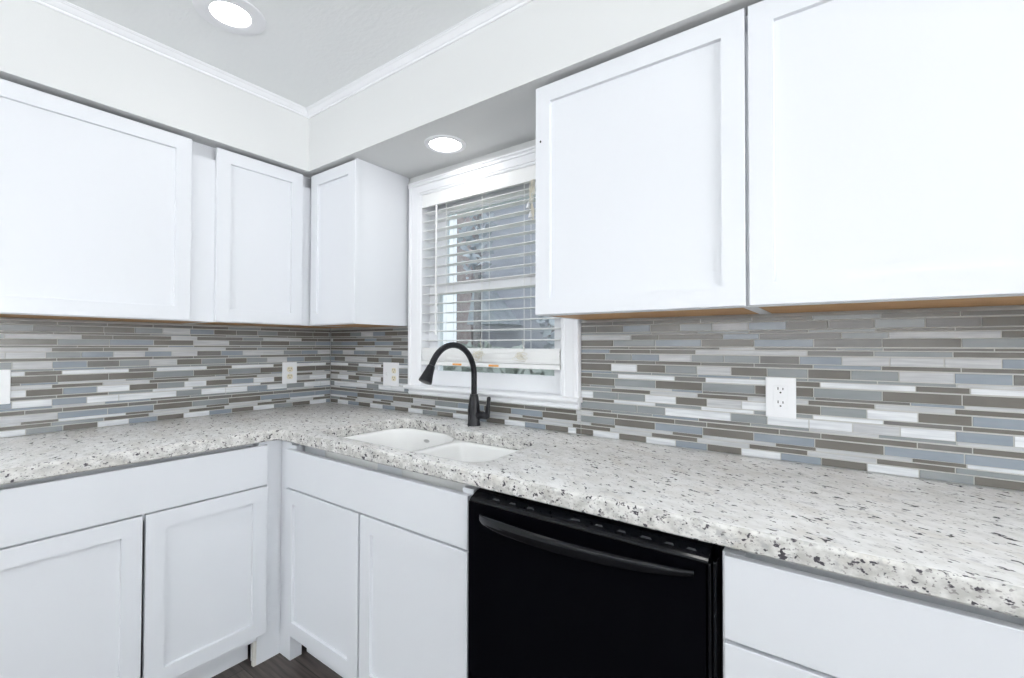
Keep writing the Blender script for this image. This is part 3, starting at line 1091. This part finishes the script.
# printed control marks along the slanted strip
sl = Vector((0, 0.026, 0.0125)).normalized()
nrm = Vector((0, -sl.z, sl.y))
for k, xa in enumerate((0.10, 0.155, 0.21, 0.34, 0.40, 0.455, 0.51, 0.56, 0.605)):
    bm = bmesh.new()
    c0 = Vector((xa, -0.6445, 0.88404)) + nrm * 0.0003
    wd = 0.011 if k % 3 else 0.014
    q = [c0 + Vector((-wd, 0, 0)) - sl * 0.003, c0 + Vector((wd, 0, 0)) - sl * 0.003, c0 + Vector((wd * 0.6, 0, 0)) + sl * 0.003, c0 + Vector((-wd * 0.6, 0, 0)) + sl * 0.003]
    A = [bm.verts.new(p) for p in q]
    B = [bm.verts.new(p + nrm * 0.0003) for p in q]
    bm.faces.new(A[::-1])
    bm.faces.new(B)
    bridge(bm, A, B)
    link_mesh('control_mark', bm, M['mark'], cp)
# bowed bar handle
bm = bmesh.new()
N = 28
rings = []
for i in range(N + 1):
    f = i / N
    x = 0.056 + (W_ - 0.020 - 0.056 - 0.02) * f
    bow = math.sin(PI * f) ** 0.6
    yc = -0.655 - 0.038 * bow
    zc = 0.830 + 0.013 * f - 0.004 * math.sin(PI * f)
    hh = 0.0165 * (0.72 + 0.28 * min(1, math.sin(PI * f) * 2.5)) * (1 - 0.5 * f ** 3)
    dd = 0.008
    sec = []
    for k in range(12):
        an = 2 * PI * k / 12
        cx_, sx_ = math.cos(an), math.sin(an)
        sec.append(bm.verts.new((x, yc + dd * math.copysign(abs(cx_) ** 0.6, cx_), zc + hh * math.copysign(abs(sx_) ** 0.6, sx_))))
    rings.append(sec)
for a, b in zip(rings, rings[1:]):
    bridge(bm, a, b)
bm.faces.new(rings[0][::-1])
bm.faces.new(rings[-1])
link_mesh('handle', bm, M['dish_gloss'], door, 50)
bm = bmesh.new()
bx(bm, W_ - 0.018, W_ - 0.012, -0.646, -0.602, 0.13, 0.865, 0.0015)
bx(bm, W_ - 0.0105, W_ - 0.004, -0.636, -0.602, 0.12, 0.865, 0.0015)
link_mesh('side_trim', bm, M['dish_gloss'], dw)
bm = bmesh.new()
bx(bm, 0.014, W_ - 0.028, -0.585, -0.565, 0.004, 0.126, 0.002)
link_mesh('kick_plate', bm, M['dish'], dw)


# ---------------------------------------------------------------- outlets and switches
def plate_mesh(bm, w, h, cx=0.0):
    bx(bm, cx - w / 2, cx + w / 2, -0.0065, -0.0004, -h / 2, h / 2, 0.0028)


def oval(cx, cz, rx, rz, n=20, flat=0.8):
    out = []
    for k in range(n):
        an = 2 * PI * k / n
        out.append((cx + rx * math.cos(an), cz + max(-flat, min(flat, math.sin(an))) * rz))
    return out


def screw(bm, x, z):
    prism(bm, oval(x, z, 0.003, 0.003, 10, 1.0), 'y', -0.0073, -0.006)


def slots(t, cx, cz, parent):
    bm = bmesh.new()
    for dx, hh in ((-0.0065, 0.0042), (0.0065, 0.0034)):
        bx(bm, cx + dx - 0.0013, cx + dx + 0.0013, -0.0088, -0.0075, cz + 0.001, cz + 0.001 + 2 * hh)
    prism(bm, oval(cx, cz - 0.007, 0.0026, 0.0026, 10, 1.0), 'y', -0.0088, -0.0075)
    link_mesh('slot', bm, M['slot'], parent)


def duplex(t, cx, mat):
    for s in (1, -1):
        bm = bmesh.new()
        prism(bm, oval(cx, s * 0.0205, 0.0175, 0.0175), 'y', -0.0082, -0.006)
        r = link_mesh('receptacle', bm, mat, t)
        if mat is M['ivory']:
            r['label'] = 'ivory receptacle face'
        slots(t, cx, s * 0.0205, r)


def outlet_at(name, label, cat, loc, rot, w, h, cx=0.0):
    t = thing(name, label, cat, loc, rot, 'wall plates on the backsplash')
    bm = bmesh.new()
    plate_mesh(bm, w, h, cx)
    link_mesh('cover_plate', bm, M['plate'], t)
    return t


ZO = 1.1415
# right of the window: square-faced outlet
t = outlet_at('wall_outlet', 'white outlet with a square face on the backsplash right of the window', 'outlet', (2.394, 0, ZO), 0, 0.081, 0.123)
bm = bmesh.new()
bx(bm, -0.0185, 0.0185, -0.0082, -0.0055, -0.036, 0.036, 0.0012)
r = link_mesh('receptacle', bm, M['plate'], t)
bm = bmesh.new()
bx(bm, -0.0085, -0.001, -0.0092, -0.008, -0.0035, 0.0035, 0.0005)
bx(bm, 0.001, 0.0085, -0.0092, -0.008, -0.0035, 0.0035, 0.0005)
link_mesh('test_button', bm, M['plate'], r)
for s in (1, -1):
    slots(t, 0.0, s * 0.0205 + 0.002, r)
for z in (0.049, -0.049):
    bm = bmesh.new()
    screw(bm, 0, z)
    link_mesh('screw', bm, M['plate'], t)
# between the corner and the window: switch and outlet in one wide plate
t = outlet_at('wall_outlet', 'wide white plate with a switch and an ivory outlet left of the window', 'outlet', (0.5715, 0, ZO), 0, 0.126, 0.128)
duplex(t, 0.028, M['ivory'])
bm = bmesh.new()
bx(bm, -0.033, -0.023, -0.0078, -0.006, -0.012, 0.012, 0.0006)
prism(bm, [(-0.0075, -0.004), (-0.016, 0.004), (-0.016, 0.008), (-0.0075, 0.006)], 'x', -0.031, -0.025)
c = link_mesh('toggle_switch', bm, M['plate'], t)
# left wall near the corner
t = outlet_at('wall_outlet', 'white outlet plate with ivory sockets on the left wall', 'outlet', (0, -0.258, ZO - 0.001), PI / 2, 0.084, 0.121)
duplex(t, 0, M['ivory'])
bm = bmesh.new()
screw(bm, 0, 0)
link_mesh('screw', bm, M['steel'], t)
# at the left edge of the photograph
t = outlet_at('wall_switch', 'white switch plate cut off by the left edge of the photo', 'switch', (0, -1.397, ZO - 0.003), PI / 2, 0.130, 0.129)
for s in (-1, 1):
    bm = bmesh.new()
    prism(bm, [(-0.006, -0.033), (-0.0095, -0.033), (-0.0075, 0), (-0.011, 0.033), (-0.006, 0.033)], 'x', s * 0.024 - 0.0165, s * 0.024 + 0.0165)
    link_mesh('rocker', bm, M['plate'], t)

# ---------------------------------------------------------------- outside the window
bm = bmesh.new()
bx(bm, -22, 14, 0.4, 26, -0.5, -0.3)
bx(bm, -22, 14, -14, -5.5, -0.5, -0.3)
bx(bm, 7.7, 14, -5.5, 0.4, -0.5, -0.3)
struct(link_mesh('ground', bm, M['lawn']))
hs = thing('neighbour_house', 'blurred grey neighbouring house seen through the window blind', 'house', (-3.0, 7.5, -0.3))
bm = bmesh.new()
bx(bm, -2.3, 5.0, 0, 6, 0, 5.6)
link_mesh('wall', bm, M['siding'], hs)
bm = bmesh.new()
prism(bm, [(-0.5, 5.5), (3.0, 8.0), (6.5, 5.5), (6.5, 5.7), (3.0, 8.2), (-0.5, 5.7)], 'x', -2.8, 5.5)
link_mesh('roof', bm, M['roof'], hs)
bm = bmesh.new()
prism(bm, [(-1.75, 2.1), (-0.75, 2.1), (-1.55, 2.95)], 'y', -0.9, -0.001)
link_mesh('porch_roof', bm, M['roof'], hs)
bm = bmesh.new()
bx(bm, -2.55, -2.05, -0.4, -0.001, 0, 6.4)
link_mesh('chimney', bm, M['brick'], hs)
bm = bmesh.new()
bx(bm, 0.05, 0.17, -0.14, -0.001, 0, 5.5)
link_mesh('downspout', bm, M['bark'], hs)


def leafy(name, label, loc, w, d, h, z0, n, seed, mat, size, cat, group=None, trunk=True):
    q = random.Random(seed)
    t = thing(name, label, cat, loc, 0, group)
    bm = bmesh.new()
    for _ in range(n):
        th, u = q.uniform(0, 2 * PI), q.uniform(-1, 1)
        r = q.uniform(0.25, 1.0) ** 0.5
        p = Vector((math.cos(th) * math.sqrt(1 - u * u) * r * w / 2, math.sin(th) * math.sqrt(1 - u * u) * r * d / 2, z0 + h / 2 + u * r * h / 2))
        a = Vector((q.uniform(-1, 1), q.uniform(-1, 1), q.uniform(-1, 1))).normalized()
        b = a.orthogonal().normalized()
        s = size * q.uniform(0.6, 1.3)
        bm.faces.new([bm.verts.new(p + a * s), bm.verts.new(p + b * s * 0.5), bm.verts.new(p - a * s), bm.verts.new(p - b * s * 0.5)])
    link_mesh('foliage', bm, mat, t)
    if trunk:
        bm = bmesh.new()
        tube(bm, [(0, 0, 0), (0.03, 0, z0 + h * 0.4), (0, 0.02, z0 + h * 0.85)], [0.10, 0.07, 0.02], 8)
        link_mesh('trunk', bm, M['bark'], t)
    return t


leafy('evergreen_tree', 'pale blurred evergreen outside at the left of the window', (-6.35, 6.4, -0.3), 1.1, 1.0, 5.6, 0.3, 1100, 4, M['foliage'], 0.16, 'tree', 'trees outside')
leafy('evergreen_tree', 'pale blurred evergreen outside in the middle of the window', (-4.1, 6.2, -0.3), 0.8, 0.7, 2.2, 2.9, 160, 11, M['foliage'], 0.13, 'tree', 'trees outside')
leafy('evergreen_tree', 'pale blurred tree outside at the right of the window', (-2.0, 6.4, -0.3), 1.0, 1.0, 3.6, 1.0, 500, 21, M['foliage'], 0.13, 'tree', 'trees outside')
leafy('hedge', 'low dull green hedge outside below the neighbouring house', (-3.3, 5.2, -0.3), 5.6, 0.7, 1.6, 0.0, 2400, 31, M['hedge'], 0.13, 'hedge', None, False)
